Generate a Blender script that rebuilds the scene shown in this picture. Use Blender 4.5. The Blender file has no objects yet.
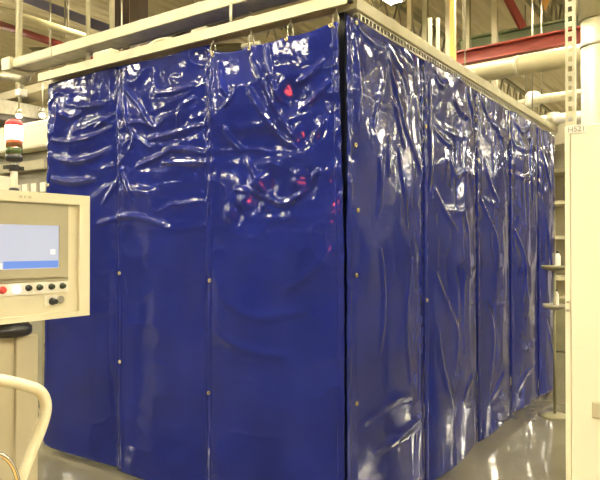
VINYL = (.010, .0175, .168); LAMP = 190; BEACON = 110; DECK_FILL = 30; EXPOSURE = 0
import bpy, bmesh, math, random
import numpy as np
from mathutils import Vector, Matrix
random.seed(7)
C = bpy.context.scene.collection
PI = math.pi

# ------------------------------------------------------------------ materials
def nodes(name):
    m = bpy.data.materials.new(name); m.use_nodes = True
    nt = m.node_tree
    return m, nt, nt.nodes['Principled BSDF']

def mat(name, col, rough=.5, metal=0., spec=.5, vary=.0, scale=6., bump=0., bscale=40., coat=0.):
    m, nt, b = nodes(name)
    b.inputs['Base Color'].default_value = (*col, 1)
    b.inputs['Roughness'].default_value = rough
    b.inputs['Metallic'].default_value = metal
    b.inputs['Specular IOR Level'].default_value = spec
    b.inputs['Coat Weight'].default_value = coat
    tc = nt.nodes.new('ShaderNodeTexCoord')
    if vary:
        n = nt.nodes.new('ShaderNodeTexNoise'); n.inputs['Scale'].default_value = scale; n.inputs['Detail'].default_value = 5
        r = nt.nodes.new('ShaderNodeMapRange')
        r.inputs['From Min'].default_value = .3; r.inputs['From Max'].default_value = .7
        r.inputs['To Min'].default_value = 1 - vary; r.inputs['To Max'].default_value = 1 + vary
        mx = nt.nodes.new('ShaderNodeVectorMath'); mx.operation = 'SCALE'
        mx.inputs[0].default_value = col
        nt.links.new(tc.outputs['Object'], n.inputs['Vector'])
        nt.links.new(n.outputs['Fac'], r.inputs['Value'])
        nt.links.new(r.outputs['Result'], mx.inputs['Scale'])
        nt.links.new(mx.outputs['Vector'], b.inputs['Base Color'])
    if bump:
        n2 = nt.nodes.new('ShaderNodeTexNoise'); n2.inputs['Scale'].default_value = bscale; n2.inputs['Detail'].default_value = 3
        bp = nt.nodes.new('ShaderNodeBump'); bp.inputs['Strength'].default_value = bump; bp.inputs['Distance'].default_value = .01
        nt.links.new(tc.outputs['Object'], n2.inputs['Vector'])
        nt.links.new(n2.outputs['Fac'], bp.inputs['Height'])
        nt.links.new(bp.outputs['Normal'], b.inputs['Normal'])
    return m

def emit(name, col, strength, base=None):
    m, nt, b = nodes(name)
    b.inputs['Base Color'].default_value = (*(base or col), 1)
    b.inputs['Emission Color'].default_value = (*col, 1)
    b.inputs['Emission Strength'].default_value = strength
    b.inputs['Roughness'].default_value = .3
    return m

M = {}
M['vinyl'] = mat('blue_vinyl', VINYL, .10, spec=.42, vary=.16, scale=3., bump=.05, bscale=14)
M['cream'] = mat('cream_enamel', (.72, .66, .47), .38, vary=.04, scale=3)
M['cabinet'] = mat('pale_cream_enamel', (.86, .80, .60), .45, vary=.02, scale=2)
M['cream_steel'] = mat('cream_coated_steel', (.62, .575, .385), .4, vary=.10, scale=9)
M['galv'] = mat('galvanised_steel', (.42, .39, .29), .38, metal=.55, vary=.15, scale=14)
M['grey'] = mat('grey_paint', (.30, .28, .21), .5, vary=.12, scale=4)
M['taupe'] = mat('taupe_panel', (.40, .36, .24), .5, vary=.05, scale=4)
M['dark'] = mat('dark_steel', (.07, .055, .05), .55, vary=.2, scale=5)
M['umber'] = mat('umber_steel', (.13, .10, .085), .6, vary=.15, scale=4)
M['olive'] = mat('olive_steel', (.24, .22, .12), .6, vary=.2, scale=4)
M['red'] = mat('red_oxide_paint', (.26, .04, .025), .5, vary=.12, scale=4)
M['blue'] = mat('faded_blue_paint', (.24, .235, .36), .55, vary=.1, scale=4)
M['green'] = mat('grey_green_paint', (.26, .31, .18), .55, vary=.1, scale=4)
M['orange'] = mat('orange_paint', (.80, .42, .10), .5)
M['lag'] = mat('cream_pipe_lagging', (.47, .42, .24), .45, vary=.08, scale=5)
M['black'] = mat('black_plastic', (.012, .012, .012), .35)
M['dkgreen'] = mat('black_green_button', (.02, .03, .012), .3)
M['redbtn'] = mat('red_button', (.70, .07, .06), .3)
M['dial'] = mat('grey_dial', (.30, .28, .22), .4)
M['white'] = mat('white_plastic', (.86, .83, .72), .4)
M['chrome'] = mat('chrome', (.82, .80, .72), .12, metal=1.)
M['handle'] = mat('cream_tube_paint', (.80, .76, .55), .3, coat=.3)
M['brass'] = mat('brass_grommet', (.62, .50, .26), .3, metal=.9)
M['ink'] = mat('grey_ink', (.36, .33, .22), .6)
M['faint'] = mat('faint_ink', (.52, .46, .30), .6)
M['lens_amber'] = mat('dark_amber_lens', (.16, .07, .02), .15)
M['lens_green'] = mat('dark_green_lens', (.05, .09, .02), .15)
M['screen'] = emit('screen_glow', (.80, .82, .95), .72, (.05, .05, .05))
M['screen_bar'] = emit('screen_blue_bar', (.12, .30, .85), .9, (.05, .05, .05))
M['screen_icon'] = emit('screen_white_icon', (1, .97, .88), 1.0, (.05, .05, .05))
M['lit_button'] = emit('lit_button', (.75, .78, 1.), 2.2)
M['beacon'] = emit('red_beacon_lens', (1, .085, .06), BEACON)
M['beacon_cap'] = emit('red_beacon_cap', (1, .05, .05), 1.2, (.5, .05, .05))
M['lamp'] = emit('fluorescent_diffuser', (1, .915, .69), LAMP)
M['deck_fill'] = emit('added_deck_fill', (1, .90, .64), DECK_FILL)  # extra glow added to brighten the deck
M['cream_shaded'] = mat('shaded_cream_enamel', (.50, .45, .31), .5, vary=.05, scale=4)  # pedestal: cream enamel with its shading painted in as a darker tone
M['bulb'] = emit('work_lamp', (1, .88, .6), 6)

# floor: polished grey-green concrete
def floor_mat():
    m, nt, b = nodes('polished_concrete')
    tc = nt.nodes.new('ShaderNodeTexCoord')
    n = nt.nodes.new('ShaderNodeTexNoise'); n.inputs['Scale'].default_value = 1.1; n.inputs['Detail'].default_value = 6
    r = nt.nodes.new('ShaderNodeValToRGB')
    r.color_ramp.elements[0].position = .3; r.color_ramp.elements[0].color = (.12, .107, .072, 1)
    r.color_ramp.elements[1].position = .7; r.color_ramp.elements[1].color = (.20, .18, .125, 1)
    nt.links.new(tc.outputs['Object'], n.inputs['Vector']); nt.links.new(n.outputs['Fac'], r.inputs['Fac'])
    nt.links.new(r.outputs['Color'], b.inputs['Base Color'])
    n2 = nt.nodes.new('ShaderNodeTexNoise'); n2.inputs['Scale'].default_value = 2.2; n2.inputs['Detail'].default_value = 4
    bp = nt.nodes.new('ShaderNodeBump'); bp.inputs['Strength'].default_value = .12; bp.inputs['Distance'].default_value = .03
    nt.links.new(tc.outputs['Object'], n2.inputs['Vector']); nt.links.new(n2.outputs['Fac'], bp.inputs['Height'])
    nt.links.new(bp.outputs['Normal'], b.inputs['Normal'])
    b.inputs['Roughness'].default_value = .06
    b.inputs['Specular IOR Level'].default_value = .6
    return m
M['floor'] = floor_mat()
def deck_mat():
    m, nt, b = nodes('corrugated_deck')
    tc = nt.nodes.new('ShaderNodeTexCoord')
    w = nt.nodes.new('ShaderNodeTexWave'); w.inputs['Scale'].default_value = 1.4; w.bands_direction = 'X'
    bp = nt.nodes.new('ShaderNodeBump'); bp.inputs['Strength'].default_value = .8; bp.inputs['Distance'].default_value = .06
    nt.links.new(tc.outputs['Object'], w.inputs['Vector']); nt.links.new(w.outputs['Fac'], bp.inputs['Height'])
    nt.links.new(bp.outputs['Normal'], b.inputs['Normal'])
    b.inputs['Base Color'].default_value = (.66, .58, .38, 1); b.inputs['Roughness'].default_value = .7
    return m
M['deck'] = deck_mat()
def clad_mat():
    # hall cladding: noise mottle from cream to dark, put in to vary the curtain reflections
    m, nt, b = nodes('hall_cladding')
    tc = nt.nodes.new('ShaderNodeTexCoord'); br = nt.nodes.new('ShaderNodeTexNoise')
    br.inputs['Scale'].default_value = .55; br.inputs['Detail'].default_value = 2
    r = nt.nodes.new('ShaderNodeValToRGB'); r.color_ramp.interpolation = 'LINEAR'
    r.color_ramp.elements[0].position = .42; r.color_ramp.elements[0].color = (.05, .045, .035, 1)
    r.color_ramp.elements[1].position = .66; r.color_ramp.elements[1].color = (.42, .38, .26, 1)
    nt.links.new(tc.outputs['Object'], br.inputs['Vector']); nt.links.new(br.outputs['Fac'], r.inputs['Fac'])
    nt.links.new(r.outputs['Color'], b.inputs['Base Color']); b.inputs['Roughness'].default_value = .6
    return m
M['wall'] = clad_mat()

# ------------------------------------------------------------------ mesh helpers
class MB:
    def __init__(s): s.v = []; s.f = []; s.sm = []; s.pieces = []
    def add(s, vs, fs, smooth=False):
        o = len(s.v); s.v += [tuple(v) for v in vs]
        s.f += [tuple(i + o for i in f) for f in fs]; s.sm += [smooth] * len(fs)
        s.pieces.append(([tuple(v) for v in vs], [tuple(f) for f in fs], [smooth] * len(fs)))
        return s
    def box(s, x0, x1, y0, y1, z0, z1):
        vs = [(x, y, z) for x in (x0, x1) for y in (y0, y1) for z in (z0, z1)]
        return s.add(vs, [(0, 1, 3, 2), (4, 6, 7, 5), (0, 4, 5, 1), (2, 3, 7, 6), (0, 2, 6, 4), (1, 5, 7, 3)])
    def rbox(s, x0, x1, y0, y1, z0, z1, r):
        bm = bmesh.new(); bmesh.ops.create_cube(bm, size=1)
        for v in bm.verts:
            v.co = ((x0 + x1) / 2 + v.co.x * (x1 - x0), (y0 + y1) / 2 + v.co.y * (y1 - y0), (z0 + z1) / 2 + v.co.z * (z1 - z0))
        bmesh.ops.bevel(bm, geom=bm.edges[:], offset=r, segments=2, affect='EDGES', profile=.5)
        bm.verts.index_update()
        s.add([v.co[:] for v in bm.verts], [[v.index for v in f.verts] for f in bm.faces]); bm.free()
        return s
    def beam(s, p0, p1, w, h, up=(0, 0, 1)):
        p0, p1 = Vector(p0), Vector(p1); d = (p1 - p0).normalized(); u = Vector(up)
        a = d.cross(u)
        if a.length < 1e-4: a = d.cross(Vector((1, 0, 0)))
        a.normalize(); b = a.cross(d).normalized()
        vs = [p + a * (sx * w / 2) + b * (sz * h / 2) for p in (p0, p1) for sx, sz in ((-1, -1), (1, -1), (1, 1), (-1, 1))]
        return s.add(vs, [(0, 3, 2, 1), (4, 5, 6, 7), (0, 1, 5, 4), (1, 2, 6, 5), (2, 3, 7, 6), (3, 0, 4, 7)])
    def ibeam(s, p0, p1, w, h, t=.02):
        p0, p1 = Vector(p0), Vector(p1); up = Vector((0, 0, 1)); d = (p1 - p0).normalized(); b = d.cross(up).cross(d).normalized()
        s.beam(p0 + b * (h / 2 - t / 2), p1 + b * (h / 2 - t / 2), w, t); s.beam(p0 - b * (h / 2 - t / 2), p1 - b * (h / 2 - t / 2), w, t)
        return s.beam(p0, p1, t, h - 2 * t)
    def tube(s, pts, r, n=12, closed=False, cap=True):
        pts = [Vector(p) for p in pts]; N = len(pts); rings = []; prev = None
        for i, p in enumerate(pts):
            if closed: t = pts[(i + 1) % N] - pts[i - 1]
            else: t = pts[min(i + 1, N - 1)] - pts[max(i - 1, 0)]
            t.normalize()
            if prev is None:
                a = t.cross(Vector((0, 0, 1)))
                if a.length < 1e-3: a = t.cross(Vector((1, 0, 0)))
            else: a = prev - t * prev.dot(t)
            a.normalize(); prev = a; b = t.cross(a)
            rr = r[i] if isinstance(r, (list, tuple)) else r
            rings.append([p + (a * math.cos(2 * PI * k / n) + b * math.sin(2 * PI * k / n)) * rr for k in range(n)])
        vs = [v for rg in rings for v in rg]; fs = []
        for i in range(N if closed else N - 1):
            j = (i + 1) % N
            for k in range(n): fs.append((i * n + k, i * n + (k + 1) % n, j * n + (k + 1) % n, j * n + k))
        s.add(vs, fs, True)
        if cap and not closed: s.f += [tuple(len(s.v) - len(vs) + k for k in range(n))[::-1], tuple(len(s.v) - n + k for k in range(n))]; s.sm += [False, False]
        return s
    def cyl(s, p0, p1, r, n=20): return s.tube([p0, p1], r, n)
    def ring(s, c, R, r, ax, ay, sy=1., n=24):
        c, ax, ay = Vector(c), Vector(ax), Vector(ay)
        return s.tube([c + ax * (R * math.cos(2 * PI * k / n)) + ay * (R * sy * math.sin(2 * PI * k / n)) for k in range(n)], r, 8, True)
    def lathe(s, c, prof, axis='z', n=28):
        vs = []; fs = []
        for r, h in prof:
            for k in range(n):
                a = 2 * PI * k / n
                q = (r * math.cos(a), r * math.sin(a), h)
                if axis == 'x': q = (h, q[0], q[1])
                vs.append((c[0] + q[0], c[1] + q[1], c[2] + q[2]))
        for i in range(len(prof) - 1):
            for k in range(n): fs.append((i * n + k, i * n + (k + 1) % n, (i + 1) * n + (k + 1) % n, (i + 1) * n + k))
        s.add(vs, fs, True); o = len(s.v) - len(vs)
        s.f += [tuple(o + k for k in range(n))[::-1], tuple(o + (len(prof) - 1) * n + k for k in range(n))]; s.sm += [False, False]
        return s
    def each(s, name, m, parent, label=None):
        """build every piece added so far as a part of its own"""
        out = []
        for v, f, sm in s.pieces:
            q = MB(); q.v, q.f, q.sm = v, f, sm; o = q.build(name, m, parent)
            if label: o['label'] = label
            out.append(o)
        return out
    def build(s, name, m, parent=None, kind=None):
        me = bpy.data.meshes.new(name)
        off = wloc(parent) if parent else Vector((0, 0, 0))
        if parent is None and s.v:
            # own origin at the base centre
            xs, ys, zs = zip(*s.v); off = Vector(((min(xs) + max(xs)) / 2, (min(ys) + max(ys)) / 2, min(zs)))
        me.from_pydata([(v[0] - off.x, v[1] - off.y, v[2] - off.z) for v in s.v], [], s.f)
        me.polygons.foreach_set('use_smooth', s.sm)
        bm = bmesh.new(); bm.from_mesh(me); bmesh.ops.recalc_face_normals(bm, faces=bm.faces[:]); bm.to_mesh(me); bm.free()
        me.materials.append(m); me.update()
        o = bpy.data.objects.new(name, me); C.objects.link(o)
        if parent: o.parent = parent
        else: o.location = off
        if kind: o['kind'] = kind
        return o

def wloc(o):
    v = Vector((0, 0, 0))
    while o: v += o.location; o = o.parent
    return v

def tag(o, label, cat, group=None):
    o['label'] = label; o['category'] = cat
    if group: o['group'] = group
    return o

def thing(name, loc, label, cat, group=None):
    o = bpy.data.objects.new(name, None); C.objects.link(o); o.location = loc
    o.empty_display_size = .1
    return tag(o, label, cat, group)

def dup(root, loc, label=None, group=None):
    r = root.copy(); C.objects.link(r); r.location = loc
    if label: r['label'] = label
    if group: r['group'] = group
    for ch in list(root.children):
        c = ch.copy(); C.objects.link(c); c.parent = r
        for g in ch.children:
            d = g.copy(); C.objects.link(d); d.parent = c
    return r

def slotted(name, m, parent, org, along, across, n, pitch, slot, wid, marg, th):
    """a perforated strip: one connected mesh with a row of open slots"""
    org, a, c = Vector(org), Vector(along), Vector(across)
    ts = [0.]
    for i in range(n): ts += [i * pitch + (pitch - slot) / 2, i * pitch + (pitch + slot) / 2]
    ts.append(n * pitch); us = [0, marg, wid - marg, wid]; off = wloc(parent)
    vs = [org + a * t + c * u - off for t in ts for u in us]; fs = []
    for i in range(len(ts) - 1):
        for k in range(3):
            if k == 1 and i % 2 == 1: continue
            fs.append((i * 4 + k, i * 4 + k + 1, i * 4 + k + 5, i * 4 + k + 4))
    me = bpy.data.meshes.new(name); me.from_pydata(vs, [], fs); me.materials.append(m)
    o = bpy.data.objects.new(name, me); C.objects.link(o); o.parent = parent
    d = o.modifiers.new('thickness', 'SOLIDIFY'); d.thickness = th; d.offset = 0
    return o

def lettering(name, text, size, m, parent, origin, xdir, ydir):
    cu = bpy.data.curves.new(name, 'FONT'); cu.body = text; cu.size = size; cu.extrude = .0006
    t = bpy.data.objects.new(name + '_tmp', cu); C.objects.link(t)
    bpy.context.view_layer.update()
    me = bpy.data.meshes.new_from_object(t.evaluated_get(bpy.context.evaluated_depsgraph_get()))
    bpy.data.objects.remove(t)
    x, y = Vector(xdir), Vector(ydir); z = x.cross(y); off = wloc(parent); o_ = Vector(origin)
    for v in me.vertices: v.co = o_ + x * v.co.x + y * v.co.y + z * v.co.z - off
    me.materials.clear(); me.materials.append(m)
    o = bpy.data.objects.new(name, me); C.objects.link(o); o.parent = parent
    return o
# ------------------------------------------------------------------ the hall
X0, X1, Y0, Y1, ZC = -18., 9., -10., 22., 5.6
MB().box(X0, X1, Y0, Y1, -.1, 0).build('floor', M['floor'], kind='structure')
MB().box(X0, X1, Y0, Y1, ZC, ZC + .1).build('ceiling', M['deck'], kind='structure')
MB().box(X0 - .2, X0, Y0, Y1, 0, ZC).build('wall_left', M['wall'], kind='structure')
MB().box(X1, X1 + .2, Y0, Y1, 0, ZC).build('wall_right', M['wall'], kind='structure')
MB().box(X0, X1, Y1, Y1 + .2, 0, ZC).build('wall_back', M['wall'], kind='structure')
MB().box(X0, X1, Y0 - .2, Y0, 0, ZC).build('wall_front', M['wall'], kind='structure')

# fluorescent fixtures under the deck, in rows; the lamps that light the hall
def fixture(loc, label, group=None):
    x, y, z = loc
    r = thing('fluorescent_fixture', (x, y, z), label, 'ceiling light', group)
    h = MB(); q = [(-.11, .0), (-.10, .0), (-.09, .04), (.09, .04), (.10, .0), (.11, .0), (.09, .09), (-.09, .09)]
    h.add([(x + a, yy, z + b) for yy in (y - .65, y + .65) for a, b in q],
          [tuple(range(8))[::-1], tuple(range(8, 16))] + [(i, (i + 1) % 8, 8 + (i + 1) % 8, 8 + i) for i in range(8)])
    h.build('housing', M['white'], r)
    MB().box(x - .075, x + .075, y - .61, y + .61, z + .004, z + .038).build('diffuser', M['lamp'], r)
    MB().box(x - .06, x + .06, y - .60, y + .60, z + .086, z + .096).build('deck_fill', M['deck_fill'], r)  # glowing strip added on top of the housing to brighten the deck
    d = MB()
    for sy in (-.45, .45): d.cyl((x, y + sy, z + .09), (x, y + sy, ZC), .008, 8)
    d.each('hanger_rod', M['galv'], r)
    return r
fx = fixture((-2.13, 4.34, 4.83), 'bright fluorescent ceiling light at the top edge, above the booth corner')
GRID = [(x, y, 4.65) for x in range(-16, 9, 4) for y in range(-7, 21, 3)
        if (x, y) not in ((-12, 5), (-4, 5), (-4, 8), (0, 8), (-16, 8), (-12, 8))]
for p in GRID:
    dup(fx, p, 'fluorescent ceiling light hanging in the rows under the hall deck', 'hall ceiling lights')
FRONT_FOLDS = [
    [(0.606, 2.436), (0.562, 2.362), (0.449, 2.203), (0.367, 2.118), (0.287, 2.078)],
    [(0.584, 2.609), (0.491, 2.443), (0.408, 2.287), (0.327, 2.158), (0.261, 2.119)],
    [(0.47, 2.657), (0.449, 2.492), (0.408, 2.375), (0.34, 2.312)],
    [(0.786, 2.222), (0.732, 2.141), (0.672, 2.095)],
    [(0.628, 2.034), (0.577, 1.951), (0.463, 1.833)],
    [(0.541, 1.882), (0.408, 1.764), (0.281, 1.792), (0.165, 1.893)],
    [(0.294, 1.89), (0.203, 1.874), (0.14, 1.934)],
    [(0.281, 2.412), (0.184, 2.435), (0.121, 2.509)],
    [(0.248, 2.273), (0.165, 2.316), (0.09, 2.389)],
    [(0.165, 2.104), (0.102, 2.203)],
    [(0.702, 1.867), (0.584, 1.85), (0.47, 1.8)],
    [(0.794, 2.352), (0.717, 2.389), (0.702, 2.456)],
    [(2.475, 2.584), (2.389, 2.492), (2.259, 2.455), (2.166, 2.487)],
    [(2.523, 2.33), (2.293, 2.286), (2.009, 2.301), (1.838, 2.346)],
    [(2.212, 2.529), (2.088, 2.52), (1.923, 2.513)],
    [(2.534, 2.041), (2.292, 1.997), (2.008, 2.002)],
    [(2.009, 2.364), (1.902, 2.394), (1.807, 2.437)],
    [(2.488, 2.682), (2.426, 2.541), (2.474, 2.414)],
    [(2.424, 2.173), (2.131, 2.129), (1.859, 2.198)],
    [(1.777, 2.643), (1.766, 2.527), (1.756, 2.404)],
    [(1.726, 2.582), (1.685, 2.45), (1.644, 2.319)],
    [(1.716, 2.614), (1.596, 2.505), (1.528, 2.443)],
    [(1.537, 2.445), (1.461, 2.344), (1.395, 2.286), (1.322, 2.329)],
    [(1.377, 2.514), (1.215, 2.498), (1.052, 2.518)],
    [(1.18, 2.288), (1.171, 2.355), (1.137, 2.407), (1.052, 2.439)],
    [(1.555, 2.067), (1.46, 2.086), (1.376, 2.111), (1.276, 2.129)],
    [(1.312, 2.144), (1.136, 2.142), (0.952, 2.095)],
    [(1.33, 2.07), (1.136, 2.055), (0.936, 2.04)],
    [(1.46, 2.228), (1.277, 2.236), (0.977, 2.266)],
    [(1.921, 1.832), (1.775, 1.988), (1.714, 2.052)],
    [(1.634, 2.178), (1.575, 2.252), (1.654, 2.326)],
    [(1.594, 1.846), (1.693, 1.983), (1.744, 2.087)],
    [(0.897, 2.651), (0.92, 2.475), (0.888, 2.292)],
    [(0.841, 2.606), (0.825, 2.497), (0.763, 2.418)],
    [(1.963, 1.695), (1.653, 1.756), (1.32, 1.683)],
    [(0.777, 1.23), (0.554, 1.129), (0.216, 1.205)],
    [(0.894, 1.047), (0.627, 0.954), (0.347, 0.953)],
    [(0.347, 1.306), (0.153, 1.419), (0.06, 1.524)],
    [(1.75, 0.713), (1.728, 0.382), (1.707, 0.054)],
    [(0.974, 0.502), (0.95, 0.863), (0.919, 1.223)],
]
SIDE_FOLDS = [
    [(0.073, 2.674), (0.179, 2.64), (0.269, 2.636), (0.362, 2.655)],
    [(0.386, 2.666), (0.497, 2.603), (0.615, 2.541), (0.696, 2.474)],
    [(0.562, 2.683), (0.683, 2.677), (0.767, 2.648)],
    [(0.386, 2.649), (0.435, 2.49), (0.641, 2.236), (0.882, 1.996)],
    [(0.434, 2.376), (0.522, 2.276), (0.613, 2.143)],
    [(0.338, 2.526), (0.303, 2.401), (0.245, 2.286), (0.212, 2.204)],
    [(0.279, 2.017), (0.302, 1.854), (0.267, 1.714)],
    [(0.535, 2.104), (0.586, 1.904), (0.639, 1.669)],
    [(0.397, 2.143), (0.385, 1.944)],
    [(0.052, 2.616), (0.062, 2.41), (0.052, 2.2)],
    [(0.29, 1.523), (0.359, 1.243), (0.312, 0.971)],
    [(0.154, 0.621), (0.443, 0.669), (0.704, 0.646)],
    [(0.265, 0.433), (0.635, 0.452), (0.847, 0.464)],
    [(0.707, 1.46), (0.611, 1.107), (0.705, 0.737)],
    [(1.055, 2.657), (1.153, 2.592), (1.256, 2.641)],
    [(0.991, 2.611), (1.006, 2.291), (0.989, 1.903)],
    [(1.362, 2.552), (1.473, 2.488), (1.73, 2.474)],
    [(1.324, 2.133), (1.433, 2.019), (1.587, 2.09), (1.791, 2.065)],
    [(1.086, 2.303), (1.203, 2.24), (1.361, 2.234)],
    [(1.63, 2.676), (1.752, 2.589), (1.836, 2.453)],
    [(1.085, 1.91), (1.252, 1.753), (1.431, 1.655)],
    [(1.05, 1.388), (1.249, 1.112), (1.428, 0.958), (1.353, 0.691)],
    [(1.519, 0.452), (1.658, 0.569), (1.824, 0.614)],
    [(1.081, 0.996), (1.179, 0.653), (1.334, 0.421)],
    [(2.015, 2.676), (2.154, 2.543), (2.301, 2.502)],
    [(2.252, 2.559), (2.403, 2.418), (2.563, 2.491)],
    [(2.058, 2.214), (2.199, 1.99), (2.348, 1.919)],
    [(2.01, 1.899), (2.102, 1.786), (2.295, 1.632)],
    [(2.05, 1.122), (2.24, 0.868), (2.14, 0.484)],
    [(2.187, 0.349), (2.414, 0.453), (2.547, 0.53)],
    [(2.85, 2.639), (3.032, 2.559), (3.226, 2.625)],
    [(2.905, 2.175), (3.156, 2.151), (3.427, 2.251)],
    [(3.361, 2.55), (3.289, 2.257), (3.389, 1.98)],
    [(2.841, 1.683), (3.149, 1.412), (2.987, 1.055)],
    [(2.833, 0.802), (3.14, 0.584), (3.41, 0.643)],
    [(2.888, 0.264), (3.139, 0.401), (3.478, 0.422)],
    [(3.759, 2.504), (3.913, 2.318), (4.115, 2.128)],
    [(3.792, 2.004), (3.945, 1.602), (4.188, 1.18)],
    [(3.856, 0.79), (4.053, 0.459), (4.261, 0.218)],
]
# ------------------------------------------------------------------ vinyl curtains
class Noise:
    def __init__(s, seed): s.L = np.random.RandomState(seed).rand(256, 256) * 2 - 1
    def __call__(s, x, y):
        xi = np.floor(x).astype(int); yi = np.floor(y).astype(int); fx = x - xi; fy = y - yi
        fx = fx * fx * fx * (fx * (fx * 6 - 15) + 10); fy = fy * fy * fy * (fy * (fy * 6 - 15) + 10)
        L = s.L; a = L[xi % 256, yi % 256]; b = L[(xi + 1) % 256, yi % 256]; c = L[xi % 256, (yi + 1) % 256]; d = L[(xi + 1) % 256, (yi + 1) % 256]
        return (a * (1 - fx) + b * fx) * (1 - fy) + (c * (1 - fx) + d * fx) * fy

def fold(U, Z, pts, A, sig):
    """a raised crease along a polyline, fading out towards both of its ends"""
    best = np.full(U.shape, 1e9); par = np.zeros(U.shape)
    seg = [math.dist(pts[i], pts[i + 1]) for i in range(len(pts) - 1)]; tot = sum(seg); run = 0
    for i in range(len(pts) - 1):
        (ax, ay), (bx, by) = pts[i], pts[i + 1]; dx, dy = bx - ax, by - ay; l2 = dx * dx + dy * dy
        t = np.clip(((U - ax) * dx + (Z - ay) * dy) / l2, 0, 1)
        d = np.hypot(U - ax - t * dx, Z - ay - t * dy); m = d < best
        best = np.where(m, d, best); par = np.where(m, (run + t * seg[i]) / tot, par); run += seg[i]
    taper = np.sqrt(np.clip(np.sin(PI * np.clip(par * .86 + .07, 0, 1)), 0, 1))
    w = sig * (.6 + .4 * taper)
    return A * taper * np.exp(-(best / w) ** 2)

def chaikin(p, k=2):
    for _ in range(k):
        q = [p[0]]
        for a, b in zip(p[:-1], p[1:]):
            q += [(a[0] * .75 + b[0] * .25, a[1] * .75 + b[1] * .25), (a[0] * .25 + b[0] * .75, a[1] * .25 + b[1] * .75)]
        p = q + [p[-1]]
    return p

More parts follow.
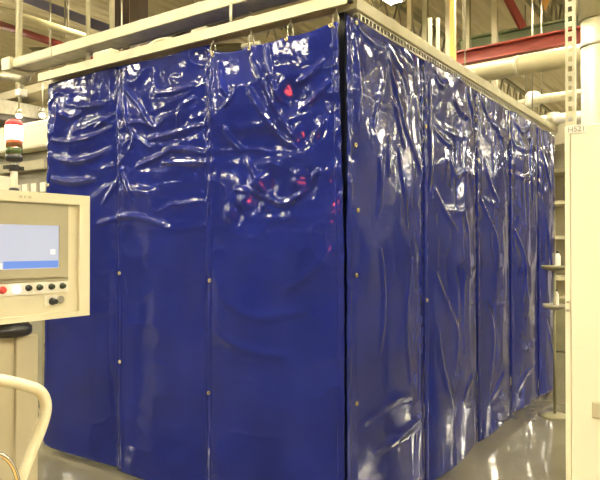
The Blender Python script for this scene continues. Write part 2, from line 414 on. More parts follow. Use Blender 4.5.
def sheet(face, u0, u1, ztop, zbot, folds, seed, grommets, label, bulge, off, crumple, swag, shift=lambda s, t: 0, broad=.010, glint_facets=()):
    """one hanging curtain panel. u runs along the wall of the booth, d outwards from it"""
    STEP = .0075
    nu = int((u1 - u0) / STEP); nz = int(2.72 / STEP)
    s = np.linspace(0, 1, nu)[:, None] * np.ones((1, nz)); t = np.ones((nu, 1)) * np.linspace(0, 1, nz)[None, :]
    U = u0 + s * (u1 - u0); zt = ztop(s); zb = zbot(s); Z = zb + t * (zt - zb); w = u1 - u0
    n1, n2, n3 = Noise(seed), Noise(seed + 50), Noise(seed + 99)
    hi = np.clip((Z - .9) / 1.5, 0, 1)                       # creases are strongest near the hangers
    e = np.minimum(s, 1 - s) * w                             # distance to the nearer hem
    U = U + shift(s, t)
    D = 0 * U
    D = D + (.012 * n1(U * 1.6 + 5, Z * 1.1) + broad * n2(U * 4.2 + 2, Z * 3.4) * (.35 + .65 * hi)) * np.clip(e / .1, 0, 1)
    ax, az = (3.2, 7.0) if face == 'front' else (7.5, 2.6)
    wx = U + .05 * n2(U * 5, Z * 5); wz = Z + .05 * n3(U * 5 + 9, Z * 5)
    r1 = 1 - np.abs(n1(wx * ax + 3, wz * az)); r2 = 1 - np.abs(n2(wx * ax * 2.1, wz * az * 2 + 4))
    D = D + crumple * ((.3 + .7 * hi) * (.0105 * (r1 ** 2.2) + .0016 * (r2 ** 2)))
    # puckered seams where the hems are sewn
    pk = np.exp(-(e / .045) ** 2)
    D = D + pk * (.35 + .65 * hi) * (.0055 * n3(U * 20, Z * 24) + .0035 * n2(U * 38, Z * 46))
    # slack swags between the hangers
    rs = random.Random(seed)
    for k in range(swag):
        zc = 2.62 - 1.0 * (k + rs.random() * .6) / swag; sg = .05 + .08 * rs.random(); lo = rs.uniform(.3, .7)
        c = zc - sg * (1 - ((s - lo) / .55) ** 2); a = .007 * (1 - .5 * k / swag)
        D = D + a * np.exp(-((Z - c) / .026) ** 2) * np.clip(1 - np.abs(s - lo) / .5, 0, 1)
    for f in folds:
        lo = min(p[0] for p in f); hi_ = max(p[0] for p in f)
        if hi_ < u0 - .03 or lo > u1 + .03: continue
        L = math.dist(f[0], f[-1]); low = f[0][1] < 1.4
        D = D + fold(U, Z, chaikin(f), .008 if low else (.013 if L > .12 else .010), .030 if low else (.0175 if face == 'front' else .021))
    D = D + .0004 * n3(U * 50, Z * 50) * hi
    for du, dz, gu, gz, sg in glint_facets:                          # facets added and tilted to mirror the red beacon
        g2 = ((U - du) ** 2 + (Z - dz) ** 2) / sg ** 2
        D = D * (1 - .93 * np.exp(-(g2 * 2.2) ** 2)) + (gu * (U - du) + gz * (Z - dz)) * np.exp(-g2 ** 1.6)
    D = D + bulge(s, t) + off
    if face == 'front': P = np.stack([-U, -D, Z], -1)
    else: P = np.stack([D, U, Z], -1)
    base = (-(u0 + u1) / 2, 0, 0) if face == 'front' else (0, (u0 + u1) / 2, 0)
    base = (base[0], base[1], float(zb.min()))
    root = thing('curtain_panel', base, label, 'curtain', 'blue vinyl curtain panels of the booth')
    V = (P.reshape(-1, 3) - np.array(base)).tolist()
    idx = np.arange(nu * nz).reshape(nu, nz)
    q = np.stack([idx[:-1, :-1], idx[1:, :-1], idx[1:, 1:], idx[:-1, 1:]], -1).reshape(-1, 4)
    if face == 'front': q = q[:, ::-1]
    me = bpy.data.meshes.new('vinyl_sheet'); me.from_pydata(V, [], q.tolist()); me.polygons.foreach_set('use_smooth', [True] * len(q))
    me.materials.append(M['vinyl']); me.update()
    o = bpy.data.objects.new('vinyl_sheet', me); C.objects.link(o); o.parent = root
    md = o.modifiers.new('thickness', 'SOLIDIFY'); md.thickness = .0015; md.offset = -1
    # sewn hems: flat double strips down both sides, following the sheet
    for nm, c0 in (('hem', 0), ('hem', nu - 6)):
        Q = P[c0:c0 + 6, ::2].copy(); k = 0 if face == 'side' else 1
        Q[..., k] += (.0012 if face == 'side' else -.0012)
        a, b = Q.shape[:2]; ix = np.arange(a * b).reshape(a, b)
        qq = np.stack([ix[:-1, :-1], ix[1:, :-1], ix[1:, 1:], ix[:-1, 1:]], -1).reshape(-1, 4)
        if face == 'front': qq = qq[:, ::-1]
        hm = bpy.data.meshes.new('hem'); hm.from_pydata((Q.reshape(-1, 3) - np.array(base)).tolist(), [], qq.tolist())
        hm.polygons.foreach_set('use_smooth', [True] * len(qq)); hm.materials.append(M['vinyl'])
        ho = bpy.data.objects.new('hem', hm); C.objects.link(ho); ho.parent = root
        hd = ho.modifiers.new('thickness', 'SOLIDIFY'); hd.thickness = .0008; hd.offset = 1
    for gu, gz in grommets:
        iu = int(round((gu - u0) / (u1 - u0) * (nu - 1))); iu = max(1, min(nu - 2, iu))
        iz = int(np.argmin(np.abs(Z[iu] - gz))); p = P[iu, iz].copy()
        ax, ay = ((1, 0, 0), (0, 0, 1)) if face == 'front' else ((0, 1, 0), (0, 0, 1))
        if face == 'front': p[1] -= .004
        else: p[0] += .004
        MB().ring(p, .0085, .0038, ax, ay, n=16).build('grommet', M['brass'], root)['label'] = 'brass grommet'
    return root

GLINT_FACETS = [(.331, 2.373, .316, .294, .085), (.509, 1.899, .402, .045, .075), (.605, 1.80, .455, .0, .065), (.24, 1.878, .27, .037, .075), (.25, 2.13, .274, .17, .06), (.72, 1.73, .51, -.045, .06)]  # slopes chosen so the front curtain shows red beacon glints
half = lambda s, t: (1 - np.abs(2 * s - 1) ** 4)
fb = lambda a: (lambda s, t: a * half(s, t) * (1 - .5 * t))
TOP = lambda z: (lambda s: z + 0 * s)
# front of the booth, from the corner leftwards (u grows leftwards)
def top3(s):
    u = -.008 + s * .943; z = np.interp(u, [.041, .327, .599, .889], [2.698, 2.672, 2.672, 2.698])
    for a, b in ((.041, .327), (.327, .599), (.599, .889)):
        k = (u - a) / (b - a); z = z - np.where((k >= 0) & (k <= 1), .016 * np.sin(PI * np.clip(k, 0, 1)), 0)
    return z
sheet('front', -.008, .935, top3, TOP(.035), FRONT_FOLDS, 11,
      [(.041, 2.682), (.327, 2.658), (.599, 2.658), (.889, 2.682), (.915, 1.343), (.92, .675)],
      'wide blue vinyl curtain panel left of the booth corner, hung lower on four snap hooks', fb(.03), .018, .8, 4, lambda s, t: (1 - s) ** 3 * .036 * np.clip((t - .55) / .45, 0, 1), .022, GLINT_FACETS)
sheet('front', .922, 1.765, lambda s: 2.745 - .012 * np.sin(PI * s) ** 2, TOP(.045), FRONT_FOLDS, 23,
      [(1.745, .767), (1.745, 1.36), (.93, 2.70)],
      'blue vinyl curtain panel in the middle of the three on the booth front', fb(.022), .003, .9, 6)
sheet('front', 1.755, 2.585, lambda s: 2.755 - .008 * np.sin(PI * s) ** 2, TOP(.055), FRONT_FOLDS, 37,
      [(1.76, 2.1), (2.56, 2.0), (2.56, 1.2)],
      'blue vinyl curtain panel at the far left end of the booth, behind the operator panel', fb(.02), -.012, .9, 6, lambda s, t: s ** 3 * .05 * (1 - t))
# long side, from the corner away (u grows away from the corner)
def sb(a):
    return lambda s, t: a * np.clip(np.sin(PI * np.clip(s * .94 + .05, 0, 1)), 0, 1) ** .55 * (1.1 - .35 * t)
sheet('side', -.022, .935, lambda s: 2.722 - .012 * np.sin(PI * s) ** 2, lambda s: .03 + 0 * s, SIDE_FOLDS, 41,
      [(.055, 2.70), (.05, 2.063), (.06, 1.732), (.055, 1.395), (.07, .734)],
      'blue vinyl curtain panel right of the booth corner, brass grommets down its near edge', sb(.035), .012, .55, 1)
sheet('side', .93, 1.922, lambda s: 2.725 - .012 * np.sin(PI * s) ** 2, lambda s: .04 + .02 * s, SIDE_FOLDS, 53,
      [(.955, 2.3), (.955, 1.2)],
      'second blue vinyl curtain panel from the corner on the long booth side', sb(.05), .008, .6, 2)
sheet('side', 1.917, 2.765, lambda s: 2.725 - .012 * np.sin(PI * s) ** 2, lambda s: .06 + .02 * s, SIDE_FOLDS, 67,
      [(1.94, 2.2)],
      'third blue vinyl curtain panel from the corner, middle of the long side', sb(.05), .008, .65, 2)
sheet('side', 2.76, 3.685, lambda s: 2.725 - .012 * np.sin(PI * s) ** 2, lambda s: .085 - .015 * s, SIDE_FOLDS, 71,
      [(2.775, 2.2)],
      'fourth blue vinyl curtain panel from the corner on the long booth side', sb(.06), .008, .65, 2)
sheet('side', 3.68, 4.38, lambda s: 2.725 - .012 * np.sin(PI * s) ** 2, lambda s: .06 + 0 * s, SIDE_FOLDS, 83,
      [(3.695, 2.2)],
      'last narrow blue vinyl curtain panel at the far end of the long side', sb(.06), .008, .65, 2)

# the frame that carries them
fr = thing('booth_frame', (-1.3, 2.2, 0), 'cream steel rail frame carrying the blue curtains of the booth', 'frame')
def channel(x0, x1, y0, y1, z0, z1, t=.004):
    # strut channel, open towards the floor, running along x
    q = [(y0, z0), (y0, z1), (y1, z1), (y1, z0), (y1 - .018, z0), (y1 - .018, z0 + t), (y1 - t, z0 + t), (y1 - t, z1 - t), (y0 + t, z1 - t), (y0 + t, z0 + t), (y0 + .018, z0 + t), (y0 + .018, z0)]
    n = len(q)
    return MB().add([(x, y, z) for x in (x0, x1) for y, z in q], [(i, (i + 1) % n, n + (i + 1) % n, n + i) for i in range(n)])
channel(-2.62, .045, -.055, .045, 2.766, 2.826).build('front_rail', M['cream_steel'], fr)
MB().box(-2.60, .03, -.050, .040, 2.800, 2.803).build('shade_strip', M['dark'], fr)  # thin dark sheet inside the channel, painting in the shade underneath
MB().rbox(-.045, .045, .046, 4.44, 2.768, 2.835, .006).build('side_rail', M['cream_steel'], fr)
MB().box(-2.62, .045, 4.36, 4.44, 2.766, 2.826).build('back_rail', M['cream_steel'], fr)
MB().box(-2.62, -2.54, .046, 4.36, 2.766, 2.826).build('left_rail', M['cream_steel'], fr)
# slotted strip below the side rail
slotted('slotted_strip', M['galv'], fr, (.027, .08, 2.722), (0, 1, 0), (0, 0, 1), 103, .042, .026, .046, .010, .004)
for x, y, nm in ((-.050, .065, 'gap_shade_post'), (-2.54, .18, 'post'), (-.02, 4.4, 'post'), (-2.58, 4.4, 'post')):  # corner post is black to stand in for the darkness in the gap
    MB().box(x - .022, x + .022, y - .022, y + .022, 0, 2.766).build(nm, M['black'], fr)
b = MB()
for x in (-2.3, -1.55, -.62, -.12): b.box(x - .03, x + .03, -.03, .02, 2.827, 2.842)
for yy in (.5, 1.4, 2.3, 3.2, 4.1): b.box(-.03, .03, yy - .04, yy + .04, 2.836, 2.852)
b.each('clamp_plate', M['galv'], fr)

# plain panels closing the two faces away from the camera
def plain(p0, p1, nrm, label):
    c = ((p0[0] + p1[0]) / 2, (p0[1] + p1[1]) / 2, .05); d = Vector((p1[0] - p0[0], p1[1] - p0[1], 0)); nv = Vector(nrm); vs = []; fs = []; N = 60
    for i in range(N + 1):
        for z in (.05, .6, 1.2, 1.8, 2.4, 2.755):
            k = .012 * math.sin(i * .55) + .02 * math.sin(PI * i / N); p = Vector((p0[0], p0[1], z)) + d * (i / N) + nv * k; vs.append(p)
    for i in range(N):
        for j in range(5): fs.append((i * 6 + j, i * 6 + j + 1, i * 6 + j + 7, i * 6 + j + 6))
    r = thing('curtain_panel', c, label, 'curtain', 'blue vinyl curtain panels closing the hidden faces of the booth')
    m = MB(); m.add(vs, fs, True); m.build('vinyl_sheet', M['vinyl'], r)
for i in range(3): plain((-2.50 + i * .83, 4.47, 0), (-2.50 + (i + 1) * .83 - .01, 4.47, 0), (0, 1, 0), 'blue vinyl curtain panel closing a face of the booth turned away from view')
for i in range(5): plain((-2.65, .10 + i * .87, 0), (-2.65, .10 + (i + 1) * .87 - .01, 0), (-1, 0, 0), 'blue vinyl curtain panel closing a face of the booth turned away from view')

# snap hooks
def hook(loc, label, first=[None]):
    if first[0] is not None: return dup(first[0], loc, label)
    x, y, z = loc
    r = thing('snap_hook', loc, label, 'hook', 'steel snap hooks on the curtain rail')
    MB().cyl((x, y, z), (x, y, z - .012), .007, 10).ring((x, y, z - .018), .008, .0028, (1, 0, 0), (0, 0, 1)).build('swivel', M['galv'], r)
    MB().ring((x, y, z - .062), .016, .0042, (.8, .6, 0), (0, 0, 1), 2.5).build('loop', M['galv'], r)
    MB().cyl((x + .010, y + .0075, z - .078), (x + .010, y + .0075, z - .042), .0048, 8).build('gate', M['galv'], r)
    first[0] = r
    return r
for u, lab in ((.889, 'steel snap hook at the left end of the lower-hung front curtain'),
               (.599, 'steel snap hook, second from the left above the lower-hung front curtain'),
               (.327, 'steel snap hook, third from the left above the lower-hung front curtain'),
               (.041, 'steel snap hook beside the dark gap at the booth corner')):
    hook((-u, -.024, 2.766), lab)
tag(MB().ring((.030, .060, 2.728), .019, .0032, (.2, .98, 0), (0, 0, 1), 1.15).build('hanging_ring', M['galv']),
    'round steel ring holding the first side curtain at the booth corner', 'ring')
tag(MB().cyl((-.935, .30, 2.812), (-.80, .30, 2.812), .016).cyl((-.87, .30, 2.82), (-.87, .30, 3.022), .008).build('rod', M['cream_steel']),
    'short cream rod under the rail, above the lower-hung front curtain', 'rod')
# ------------------------------------------------------------------ operator panel on its pedestal
op = thing('operator_panel', (-.34, -1.66, 0), 'cream machine operator panel with screen and buttons on a pedestal, lower left', 'control panel')
h = MB(); h.rbox(-.41, -.286, -2.06, -1.342, 1.297, 1.727, .006)
enc = h.build('enclosure', M['cream'], op)
d = MB()                                     # raised door frame around the recessed face
d.beam((-.279, -2.06, 1.710), (-.279, -1.342, 1.710), .014, .034); d.beam((-.279, -2.06, 1.3065), (-.279, -1.342, 1.3065), .014, .019)
d.box(-.286, -.272, -1.385, -1.342, 1.316, 1.693); d.box(-.286, -.272, -2.06, -2.017, 1.316, 1.693)
d.build('door_frame', M['cream'], op)
MB().box(-.286, -.284, -2.015, -1.423, 1.425, 1.69).build('fascia', M['taupe'], op)
bz = MB(); bz.box(-.284, -.274, -1.96, -1.434, 1.440, 1.471); bz.box(-.284, -.274, -1.96, -1.434, 1.617, 1.668)
bz.box(-.284, -.274, -1.465, -1.434, 1.471, 1.617); bz.box(-.284, -.274, -1.96, -1.925, 1.471, 1.617)
bzo = bz.build('bezel', M['taupe'], op)
sc = MB().box(-.284, -.278, -1.925, -1.465, 1.471, 1.617).build('screen', M['screen'], op)
MB().box(-.278, -.2775, -1.665, -1.467, 1.473, 1.497).build('toolbar', M['screen_bar'], sc)
MB().box(-.278, -.2775, -1.70, -1.668, 1.473, 1.491).build('icon', M['screen_icon'], sc)
MB().box(-.278, -.2775, -1.497, -1.478, 1.518, 1.536).build('icon', M['screen_icon'], sc)
MB().box(-.278, -.2775, -1.695, -1.680, 1.515, 1.533).build('icon', M['screen_icon'], sc)
MB().box(-.284, -.280, -2.0, -1.425, 1.386, 1.4245).build('button_plate', M['white'], op)
def button(y, z, m, r=.010, lab=None, x=-.280):
    o = MB().lathe((x, y, z), [(r * 1.25, 0), (r * 1.25, .003), (r, .004), (r * .95, .012), (r * .6, .014)], 'x', 18).build('push_button', m, op)
    if lab: o['label'] = lab
button(-1.667, 1.406, M['redbtn'], lab='red push button')
button(-1.619, 1.405, M['lit_button'], lab='glowing white push button')
for y in (-1.577, -1.537, -1.492, -1.449): button(y, 1.408, M['dkgreen' if y > -1.56 else 'black'], .0088, 'dark push button')
for y in (-1.72, -1.77, -1.82, -1.87): button(y, 1.404, M['black'])
MB().box(-.286, -.281, -1.514, -1.468, 1.343, 1.378).build('switch_plate', M['white'], op)
k = MB().lathe((-.281, -1.488, 1.357), [(.013, 0), (.013, .006), (.010, .010), (.009, .022)], 'x', 18).build('selector_knob', M['black'], op)
MB().lathe((-.286, -1.453, 1.361), [(.013, 0), (.013, .006), (.010, .008)], 'x', 18).build('key_switch', M['dial'], op)
nb = MB(); nb.box(-.2722, -.2715, -1.615, -1.604, 1.704, 1.713); nb.box(-.2722, -.2715, -1.598, -1.590, 1.704, 1.713); nb.box(-.2722, -.2715, -1.584, -1.572, 1.704, 1.713)
nb.build('nameplate', M['faint'], op)
MB().lathe((-.345, -1.615, 1.250), [(.070, 0), (.080, .008), (.080, .030), (.070, .036), (.070, .047)]).build('swivel_joint', M['black'], op)
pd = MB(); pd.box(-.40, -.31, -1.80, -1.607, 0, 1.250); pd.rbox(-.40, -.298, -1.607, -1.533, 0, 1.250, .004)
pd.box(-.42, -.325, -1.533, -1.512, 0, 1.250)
pd.build('pedestal', M['cream_shaded'], op)
MB().box(-.55, -.15, -1.85, -1.47, 0, .015).build('foot_plate', M['grey'], op)

# ------------------------------------------------------------------ signal tower on the panel
sx, sy = -.36, -1.581
tw = thing('signal_tower', (sx, sy, 1.727), 'lit red signal tower light standing on the operator panel', 'signal light')
MB().lathe((sx, sy, 1.727), [(.017, 0), (.017, .010), (.013, .016)]).build('base', M['black'], tw)
MB().cyl((sx, sy, 1.742), (sx, sy, 1.834), .0115).build('pole', M['white'], tw)
MB().lathe((sx, sy, 1.800), [(.016, 0), (.017, .004), (.017, .018), (.016, .021)]).box(sx - .012, sx + .012, sy - .032, sy + .030, 1.804, 1.817).build('clamp', M['black'], tw)
MB().lathe((sx, sy, 1.832), [(.022, 0), (.027, .004), (.027, .023)]).build('socket', M['black'], tw)
MB().lathe((sx, sy, 1.855), [(.0265, 0), (.0265, .025)]).build('green_lens', M['lens_green'], tw)
MB().lathe((sx, sy, 1.880), [(.0265, 0), (.0265, .026)]).build('amber_lens', M['lens_amber'], tw)
MB().lathe((sx, sy, 1.906), [(.028, 0), (.0285, .042), (.028, .047)]).build('red_lens', M['beacon'], tw)
MB().lathe((sx, sy, 1.953), [(.028, 0), (.027, .012), (.018, .020), (.006, .023)]).build('cap', M['beacon_cap'], tw)

# ------------------------------------------------------------------ push cart
ct = thing('push_cart', (-.05, -1.98, 0), 'cream tubular push cart handle curving in front of the pedestal', 'cart')
def smooth(pts, k=3):
    return [tuple(p) for p in ch3([Vector(p) for p in pts], k)]
def ch3(p, k):
    for _ in range(k):
        q = [p[0]]
        for a, b in zip(p[:-1], p[1:]): q += [a * .75 + b * .25, a * .25 + b * .75]
        p = q + [p[-1]]
    return p
HP = [(-.05, -1.861, 1.189), (-.05, -1.790, 1.168), (-.05, -1.712, 1.136), (-.05, -1.678, 1.118), (-.05, -1.657, 1.075), (-.05, -1.668, 1.020), (-.05, -1.715, .930), (-.05, -1.75, .855), (-.05, -1.77, .70), (-.05, -1.77, .24)]
LP = [(x, -3.90 - y, z) for x, y, z in HP]
MB().tube(smooth(LP[::-1] + [(-.05, -1.95, 1.215)] + HP), .0165, 14).build('handle', M['handle'], ct)
MB().rbox(-.06, .40, -2.20, -1.70, .215, .245, .006).build('deck', M['grey'], ct)
hp = smooth([(-.02, -1.95, .995), (-.02, -1.85, .990), (-.02, -1.80, .962), (-.02, -1.77, .905), (-.02, -1.762, .83), (-.02, -1.762, .245)])
MB().tube(hp, .0075, 10).build('chrome_hoop', M['chrome'], ct)
hp2 = [(x, -3.90 - y, z) for x, y, z in hp]
MB().tube(hp2, .0075, 10).build('chrome_hoop', M['chrome'], ct)
MB().rbox(-.01, .34, -2.12, -1.80, .246, .86, .02).build('bin', M['orange'], ct)
for x in (0., .34):
    for y in (-2.14, -1.76):
        c = MB().tube([(x, y, .215), (x, y, .10)], .012, 10).build('caster', M['galv'], ct)
        MB().cyl((x - .018, y, .06), (x + .018, y, .06), .06, 20).build('wheel', M['black'], c)
# ------------------------------------------------------------------ right-hand cabinet, column and strut
cb = thing('cabinet', (1.65, -.10, 0), 'tall pale cream cabinet at the right edge with a small code label', 'cabinet')
MB().rbox(1.13, 2.15, -.30, .15, 0, 1.99, .006).build('body', M['cabinet'], cb)
dr = MB().rbox(1.152, 2.13, -.334, -.301, .06, 1.985, .005).build('door', M['cabinet'], cb)
MB().rbox(1.131, 1.150, -.330, -.301, 0, 1.985, .003).build('edge_strip', M['cabinet'], cb)
for z in (1.342, 1.312): MB().lathe((1.141, -.335, z), [(.005, -.003), (.005, .003), (.003, .005)]).build('bolt', M['galv'], cb)
MB().rbox(1.222, 1.262, -.345, -.334, .935, .995, .005).build('beige_block', M['faint'], cb)  # small raised beige block on the door
lb = MB().box(1.140, 1.206, -.3372, -.3345, 1.955, 1.985).build('code_label', M['white'], cb)
lettering('lettering', 'H521', .027, M['ink'], lb, (1.1435, -.3385, 1.961), (1, 0, 0), (0, 0, 1))

cl = thing('column', (.87, 1.92, 0), 'round cream steel column rising behind the cabinet', 'column')
MB().cyl((.87, 1.92, .02), (.87, 1.92, 3.09), .108, 32).build('shaft', M['cream_steel'], cl)
MB().lathe((.87, 1.92, 0), [(.17, 0), (.17, .02)]).build('base_plate', M['galv'], cl)
MB().cyl((.87, 1.92, 3.09), (.87, 1.92, ZC), .124, 32).build('upper_sleeve', M['lag'], cl)
MB().lathe((.87, 1.92, 2.90), [(.110, 0), (.114, .006), (.114, .02), (.110, .026)]).build('collar', M['galv'], cl)

sx, sy = .80, 1.385
su = thing('slotted_strut', (sx, sy, 0), 'slotted steel strut standing left of the round column', 'strut')
slotted('slotted_face', M['cream_steel'], su, (sx - .028, sy, 0), (0, 0, 1), (1, 0, 0), 90, ZC / 90, .032, .056, .016, .004)
for q in (-.026, .026): MB().box(sx + q - .002, sx + q + .002, sy + .002, sy + .042, 0, ZC).build('side_flange', M['cream_steel'], su)

# ------------------------------------------------------------------ light trunking over the booth front
tk = thing('cable_trunking', (-1.2, .24, 3.03), 'long pale sheet metal trunking hung over the booth front', 'trunking')
t = MB(); t.box(-3.36, 1.6, .15, .156, 3.025, 3.105); t.box(-3.36, 1.6, .324, .330, 3.025, 3.105); t.box(-3.36, 1.6, .156, .324, 3.030, 3.036)
t.build('trough', M['galv'], tk)
MB().box(-2.74, 1.6, .143, .150, 3.028, 3.100).build('front_lip', M['cream_steel'], tk)
MB().box(-3.33, -2.76, .145, .150, 3.036, 3.094).build('front_lip', M['cream_steel'], tk)
MB().box(-3.42, -3.30, .12, .35, 3.015, 3.115).build('end_flange', M['cream_steel'], tk)
for x, r in ((-3.62, .016), (-2.425, .017), (-2.143, .020), (-.2, .016)):
    q = x if x > -3.4 else -3.34
    MB().cyl((q, .24, 3.036), (q, .24, ZC), r, 12).build('hanger_rod', M['cream_steel'], tk)
MB().cyl((-2.425, .24, 2.84), (-2.425, .24, 3.025), .017, 12).build('drop_rod', M['cream_steel'], tk)

tag(MB().rbox(-2.05, -1.85, .00, .10, 2.827, 2.895, .01).build('junction_box', M['cream_steel']), 'cream junction box sitting on the front rail under the trunking', 'box')
cd = MB(); cd.tube(smooth([(-1.62, .10, 2.835), (-1.60, .12, 2.90), (-1.52, .14, 2.93), (-1.36, .14, 2.90), (-1.30, .12, 2.835)]), .012, 10)
tag(cd.build('conduit', M['cream_steel']), 'bent cream conduit lying on the front rail right of the junction box', 'conduit')
cd = MB(); cd.rbox(-1.16, -1.02, .06, .14, 2.84, 2.90, .008); cd.cyl((-1.02, .10, 2.875), (-.86, .10, 2.875), .012, 10); cd.cyl((-.86, .10, 2.84), (-.86, .10, 3.02), .010, 10)
tag(cd.build('valve', M['galv']), 'small metal valve fitting on the front rail above the second curtain seam', 'valve')

def bar(name, label, cat, m, p0, p1, w, h, shape='box', group=None):
    b = MB()
    if shape == 'box': b.beam(p0, p1, w, h)
    elif shape == 'i': b.ibeam(p0, p1, w, h, min(w, h) * .12)
    else: b.cyl(p0, p1, w / 2, 20)
    return tag(b.build(name, m), label, cat, group)
def hung(name, label, cat, m, p0, p1, w, h, at, shape='box', part='run'):
    # a run carried by rods from the deck
    a, b = Vector(p0), Vector(p1); r = thing(name, tuple((a + b) / 2), label, cat)
    q = MB()
    if shape == 'box': q.beam(p0, p1, w, h)
    else: q.cyl(p0, p1, w / 2, 20)
    q.build(part, m, r)
    for t in at:
        c = a.lerp(b, t); MB().cyl(c + Vector((0, 0, (h if shape == 'box' else w) / 2)), (c.x, c.y, ZC), .012, 8).build('hanger_rod', M['galv'], r)
    return r
def ext(p0, p1, a, b):
    p0, p1 = Vector(p0), Vector(p1); d = p1 - p0
    return tuple(p0 - d * a), tuple(p1 + d * b)

# ------------------------------------------------------------------ overhead, upper left
bar('column', 'dark brown steel column rising behind the trunking, left of its twin', 'column', M['umber'], (-5.6, 3.14, 0), (-5.6, 3.14, ZC), .17, .17)
bar('column', 'dark brown steel column behind the trunking, nearer the junction box and wider', 'column', M['umber'], (-5.0, 2.955, 0), (-5.0, 2.955, ZC), .17, .17)
bar('tie_rod', 'thin pale hanger rod at far upper left behind the trunking', 'rod', M['cream_steel'], (-4.93, 1.17, 3.2), (-4.93, 1.17, ZC), .05, .05, 'cyl')
p = ext((-6.27, 1.458, 4.651), (-4.253, 1.644, 3.849), .4, .02)
hung('sprinkler_pipe', 'cream pipe slanting down across the upper left corner', 'pipe', M['lag'], *p, .075, 0, (.15, .85), 'cyl')
p = ext((-7.142, 2.07, 4.765), (-4.908, 2.407, 3.883), .4, .25)
hung('sprinkler_pipe', 'red pipe slanting behind the cream pipe, upper left', 'pipe', M['red'], *p, .10, 0, (.1, .9), 'cyl')
p = ext((-7.662, 2.926, 5.49), (-5.634, 3.119, 4.592), 0, .5)
bar('roof_brace', 'faded blue steel brace slanting across the upper left', 'beam', M['blue'], *p, .20, .14, 'i')
bar('roof_beam', 'dark steel roof beam at upper left crossing behind the blue brace', 'beam', M['olive'], (-9.5, 4.2, 5.2), (-5.4, 5.6, 4.9), .2, .26, 'i')
bar('roof_beam', 'umber roof beam high at upper left above the trunking', 'beam', M['umber'], (-9.2, 6.4, 5.3), (-4.2, 4.2, 5.1), .2, .24, 'i')
bar('roof_beam', 'olive roof beam running over the middle of the booth', 'beam', M['olive'], (-7.5, 7.4, 4.7), (-2.6, 9.0, 4.7), .2, .3, 'i')
# lower left, between trunking and beacon
tag(MB().tube(smooth([(-5.0, .30, 3.13), (-4.131, .511, 3.166), (-3.80, .45, 3.10), (-3.53, .40, 3.02), (-3.50, .395, 3.06), (-3.50, .395, 3.16)]), .045, 14).build('duct', M['galv']),
    'grey pipe elbow just under the left end of the trunking', 'pipe')
wl = thing('work_light', (-3.62, .42, 2.86), 'small square white lamp head below the grey pipe elbow', 'lamp')
MB().rbox(-3.66, -3.58, .38, .46, 2.88, 2.945, .01).build('head', M['white'], wl)
MB().cyl((-3.62, .42, 2.945), (-3.62, .42, 3.03), .015, 10).build('stem', M['galv'], wl)
p = ext((-6.266, 1.461, 3.30), (-5.535, 1.97, 3.54), .2, .3)
hung('cable_tray', 'grey cable tray crossing behind the top left end of the booth', 'cable tray', M['taupe'], *p, .35, .10, (.3, .8))
p = ext((-5.276, .932, 3.12), (-6.314, 2.646, 3.38), .05, .2)
hung('air_duct', 'grey square air duct sloping behind the red signal light', 'duct', M['galv'], *p, .22, .16, (.4, .9))
p = ext((-5.276, .932, 3.004), (-6.314, 2.646, 3.264), .05, .2)
hung('pipe_rack', 'dark pipe rack beam right under the grey square air duct', 'beam', M['dark'], *p, .16, .07, ())

# pale machine behind the panel
mc = thing('machine', (-4.9, 1.3, 0), 'pale processing machine with a bright white hood behind the signal light', 'machine')
MB().rbox(-5.5, -4.3, 1.2, 2.2, 0, 2.57, .02).build('body', M['grey'], mc)
MB().rbox(-5.6, -4.2, 1.05, 2.3, 2.57, 2.86, .03).build('hood', M['cabinet'], mc)
MB().box(-5.45, -4.35, 1.12, 1.19, 2.36, 2.46).build('visor', M['taupe'], mc)
g = MB()
for i in range(6): g.box(-5.35 + i * .17, -5.25 + i * .17, 1.17, 1.199, 2.10, 2.22)
g.each('vent', M['white'], mc)
g = MB()
for i in range(5): g.box(-5.40 + i * .2, -5.26 + i * .2, 1.15, 1.199, 1.72, 2.0)
g.each('gauge_panel', M['taupe'], mc)
rl = thing('rail', (-4.8, .95, 0), 'dark horizontal rail on posts in front of the pale machine', 'rail')
MB().beam((-5.6, .95, 2.06), (-4.0, .95, 2.06), .05, .05).build('top_rail', M['olive'], rl)
for x in (-5.55, -4.05): MB().box(x - .025, x + .025, .925, .975, 0, 2.035).build('post', M['olive'], rl)
bar('strut', 'slanting grey strut rising from the dark rail, left of the signal light pole', 'strut', M['grey'], (-4.9, .95, 2.10), (-5.25, .95, 2.45), .05, .05)
tag(MB().rbox(-2.32, -2.14, -.66, -.52, 0, 1.985, .01).build('post', M['cabinet']), 'pale post behind the panel, left of the signal light pole', 'post')
for x, y, z, l in ((-4.62, 1.0, 2.93, 'small glowing work lamp above the white machine hood, beside the signal light'), (-4.35, 1.10, 2.92, 'small glowing work lamp above the white machine hood, beside the curtain edge')):
    w = thing('work_lamp', (x, y, z), l, 'lamp', 'work lamps above the machine')
    MB().lathe((x, y, z - .03), [(.02, 0), (.035, .02), (.02, .045)]).build('bulb', M['bulb'], w)
    MB().lathe((x, y, z + .015), [(.045, 0), (.02, .05)]).cyl((x, y, z + .06), (x, y, 3.25), .008, 8).build('shade', M['galv'], w)

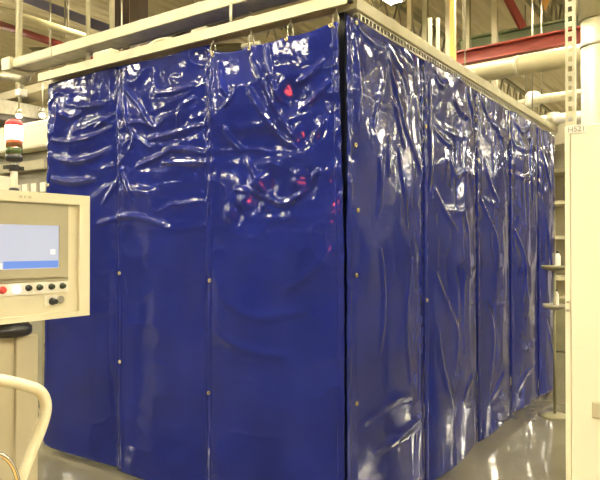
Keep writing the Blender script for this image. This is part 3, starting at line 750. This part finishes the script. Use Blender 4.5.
# ------------------------------------------------------------------ overhead, upper right
p = ext((-1.299, 4.92, 3.909), (.105, 4.679, 3.86), .02, .8)
bar('crane_beam', 'long red steel beam at upper right above the fat cream pipe', 'beam', M['red'], *p, .16, .17, 'i')
p = ext((-1.164, 4.405, 3.545), (.249, 4.17, 3.505), .10, .9)
pp = thing('duct_pipe', (-.4, 4.3, 3.4), 'fat cream lagged pipe running under the red beam', 'pipe')
MB().cyl(*p, .108, 28).build('lagging', M['lag'], pp)
for k in (.12, .80):
    c = Vector(p[0]).lerp(Vector(p[1]), k); MB().cyl(c + Vector((0, 0, .10)), (c.x, c.y, ZC), .010, 8).build('hanger_rod', M['galv'], pp)
a, b_ = Vector(p[0]), Vector(p[1])
for k in (.35, .62): 
    c = a.lerp(b_, k); dd = (b_ - a).normalized()
    MB().cyl(c - dd * .02, c + dd * .02, .112, 28).build('band', M['cream_steel'], pp)
p = ext((-1.665, 6.493, 4.579), (-.313, 6.825, 4.678), .1, .5)
bar('roof_beam', 'grey green roof beam behind and above the red beam', 'beam', M['green'], *p, .2, .20, 'i')
bar('roof_brace', 'thin red brace slanting under the roof at upper right', 'brace', M['red'], (-1.05, 6.31, 5.10), (-.866, 6.44, 4.664), .09, .09)
bar('strut', 'orange upright strut rising behind the side rail', 'strut', M['orange'], (-.763, 3.466, 2.2), (-.763, 3.466, ZC), .05, .05)
bar('strut', 'cream upright strut left of the orange strut, nearer the corner', 'strut', M['cream_steel'], (-.755, 2.86, 2.2), (-.755, 2.86, 3.72), .028, .028)
bar('strut', 'cream upright strut between its twin and the orange strut', 'strut', M['cream_steel'], (-.695, 2.904, 2.2), (-.695, 2.904, 3.72), .028, .028)
bar('sign_bracket', 'small yellow bracket under the roof at upper right', 'bracket', M['orange'], (-.75, 6.9, 4.95), (-.62, 6.95, 5.3), .10, .10)
pi_ = MB().tube(smooth([(-1.0, 6.0, 3.42), (-.548, 5.686, 3.444), (.083, 5.151, 3.319), (1.3, 4.1, 3.10)]), .057, 14)
pr = thing('process_pipe', (.08, 5.15, 3.3), 'upper of two pale pipes beyond the far end of the side rail', 'pipe')
pi_.build('tube', M['cream_steel'], pr)
MB().lathe((-.53, 5.67, 3.36), [(.08, 0), (.10, .03), (.10, .14), (.07, .18)]).build('joint', M['white'], pr)
p2 = thing('process_pipe', (.1, 4.9, 3.0), 'lower of two pale pipes beyond the far end of the side rail', 'pipe')
MB().tube(smooth([(-1.0, 5.8, 3.18), (-.568, 5.428, 3.117), (.096, 4.916, 3.018), (1.3, 3.95, 2.84)]), .057, 14).build('tube', M['white'], p2)
for q, w_ in (((-.40, 5.57, 3.46), pr), ((.30, 4.97, 3.32), pr), ((-.45, 5.33, 3.15), p2), ((.25, 4.79, 3.04), p2)):
    MB().cyl(q, (q[0], q[1], ZC), .010, 8).build('hanger_rod', M['galv'], w_)
MB().lathe((-.15, 5.10, 2.985), [(.07, 0), (.07, .14)]).build('joint', M['cream_steel'], p2)

# open-web roof joists
def joist(p0, p1, hgt, label, group):
    p0, p1 = Vector(p0), Vector(p1); d = p1 - p0; n = max(4, int(d.length / .5))
    r = thing('roof_joist', tuple((p0 + p1) / 2), label, 'joist', group)
    MB().beam(p0, p1, .09, .06).build('bottom_chord', M['olive'], r)
    up = Vector((0, 0, hgt)); MB().beam(p0 + up, p1 + up, .09, .06).build('top_chord', M['olive'], r)
    w = MB(); z = [p0]
    for i in range(n): z += [p0 + d * ((i + .5) / n) + up, p0 + d * ((i + 1) / n)]
    w.tube(z, .02, 6)
    w.build('web', M['taupe'], r)
    return r
G = 'open-web roof joists'
J = 'olive open-web roof joist under the deck'
for x in (-9.5, -7.3, -5.1, -2.9, -.7, 1.5): joist((x, 5.8, 4.95), (x, 21, 4.95), .55, J + ' at the top of the view', G)
for i, (x, y, z0, z1) in enumerate([(-2.4, 5.95, 3.6, 5.6), (-2.12, 5.88, 3.6, 5.6), (-1.75, 5.85, 3.5, 5.6), (-1.45, 5.8, 3.5, 5.6), (-1.1, 5.9, 3.6, 5.6)]):
    bar('hanger_strut', 'olive hanger strut among the row above the side rail', 'strut', M['olive' if i % 2 else 'taupe'], (x, y, z0), (x, y, z1), .07, .07, group='hanger struts above the side rail')
hung('cable_tray', 'olive cable tray running level above the side rail', 'cable tray', M['olive'], (-3.2, 5.7, 4.05), (-.9, 5.3, 3.95), .35, .10, (.2, .8))
hung('cable_tray', 'taupe cable tray high over the booth corner', 'cable tray', M['taupe'], (-4.2, 6.3, 4.3), (-1.2, 6.9, 4.35), .45, .10, (.2, .8))
hung('air_duct', 'broad pale air duct over the booth seen above the front rail', 'duct', M['lag'], (-4.6, 3.2, 3.75), (-2.2, 5.0, 3.75), .5, .25, (.1, .9))
bar('roof_beam', 'dark beam seen between the front rail and the trunking', 'beam', M['umber'], (-3.6, 3.0, 3.55), (-1.5, 4.4, 3.55), .14, .16, 'i')
hung('air_duct', 'pale duct low in the far right behind the process pipes', 'duct', M['taupe'], (-1.6, 8.2, 3.3), (1.6, 7.2, 3.3), .6, .35, (.1, .9))

# ------------------------------------------------------------------ far right, in the slit beside the cabinet
rk = thing('storage_rack', (-.3, 8.9, 0), 'pale storage rack in the gap between the booth and the cabinet', 'rack')
for x in (-1.1, .7):
    for y in (8.6, 9.3): MB().box(x - .03, x + .03, y - .03, y + .03, 0, 2.9).build('upright', M['cream_steel'], rk)
for z in (.35, .95, 1.65, 2.25, 2.8): MB().box(-1.1, .7, 8.58, 9.32, z, z + .06).build('shelf', M['cream_steel'], rk)
MB().box(-1.1, .7, 9.30, 9.33, .4, 2.8).build('back_sheet', M['taupe'], rk)
tag(MB().rbox(-.8, -.15, 8.65, 9.1, 2.31, 2.56, .01).build('box', M['umber']), 'dark brown box on an upper shelf of the pale rack', 'box')
tag(MB().rbox(-.7, .1, 8.65, 9.1, 1.71, 1.98, .01).build('carton', M['cabinet']), 'pale carton on the middle shelf of the rack', 'carton')
tag(MB().rbox(-.75, .2, 8.65, 9.1, 1.01, 1.40, .01).build('carton', M['lag']), 'tan carton on the shelf below the pale carton', 'carton')
tx, ty = .285, 3.215
tb = thing('tray_stand', (tx, ty, 0), 'small round tan tray stand beside the far end of the booth', 'stand')
MB().lathe((tx, ty, 1.335), [(.03, -.02), (.10, .0), (.112, .012), (.112, .03), (.10, .03), (.098, .012)]).build('tray', M['olive'], tb)
MB().lathe((tx, ty, 0.985), [(.03, -.02), (.09, .0), (.10, .012), (.10, .03), (.09, .03), (.088, .012)]).build('tray', M['taupe'], tb)
MB().cyl((tx, ty, .03), (tx, ty, 1.335), .013, 14).build('stem', M['olive'], tb)
MB().lathe((tx, ty, 0), [(.12, 0), (.12, .015), (.03, .03)]).build('base', M['olive'], tb)
for q, (dx, dy, z, l) in enumerate(((.03, .0, 1.347, 'pale plastic bottle standing on the upper round tray'), (.0, .06, .997, 'pale plastic bottle standing on the lower round tray'))):
    bt = thing('bottle', (tx + dx, ty + dy, z), l, 'bottle')
    MB().lathe((tx + dx, ty + dy, z), [(.024, 0), (.026, .01), (.026, .10), (.011, .13)]).build('body', M['white'], bt)
    MB().lathe((tx + dx, ty + dy, z + .13), [(.014, 0), (.014, .02)]).build('cap', M['dkgreen'], bt)
tag(MB().rbox(-.55, .0, 6.9, 7.4, 0, .78, .02).build('bin', M['olive']), 'olive bin on the floor beyond the booth end', 'bin')
tag(MB().rbox(-1.6, 1.4, 10.2, 10.6, 0, 2.6, .02).build('partition', M['cabinet']), 'long pale partition panel beyond the storage rack', 'partition')
# ------------------------------------------------------------------ camera and view
cam = bpy.data.cameras.new('camera'); cam.sensor_width = 36; cam.lens = 629 / 600 * 36; cam.clip_end = 100
co = bpy.data.objects.new('camera', cam); C.objects.link(co)
co.location = (1.651, -2.774, 1.55)
pt = math.radians(.46)
fwd = Vector((-.5714 * math.cos(pt), .8206 * math.cos(pt), math.sin(pt)))
co.rotation_euler = fwd.to_track_quat('-Z', 'Y').to_euler()
S = bpy.context.scene
S.camera = co
w = bpy.data.worlds.new('hall_air'); w.use_nodes = True; S.world = w
w.node_tree.nodes['Background'].inputs['Color'].default_value = (.5, .45, .33, 1)
w.node_tree.nodes['Background'].inputs['Strength'].default_value = .05
v = S.view_settings; v.view_transform = 'Standard'; v.look = 'None'; v.gamma = 1; v.use_curve_mapping = False; v.exposure = EXPOSURE
S.cycles.use_denoising = True
S.cycles.max_bounces = 8; S.cycles.diffuse_bounces = 4; S.cycles.glossy_bounces = 4
S.cycles.sample_clamp_indirect = 20
S.cycles.caustics_reflective = False; S.cycles.caustics_refractive = False
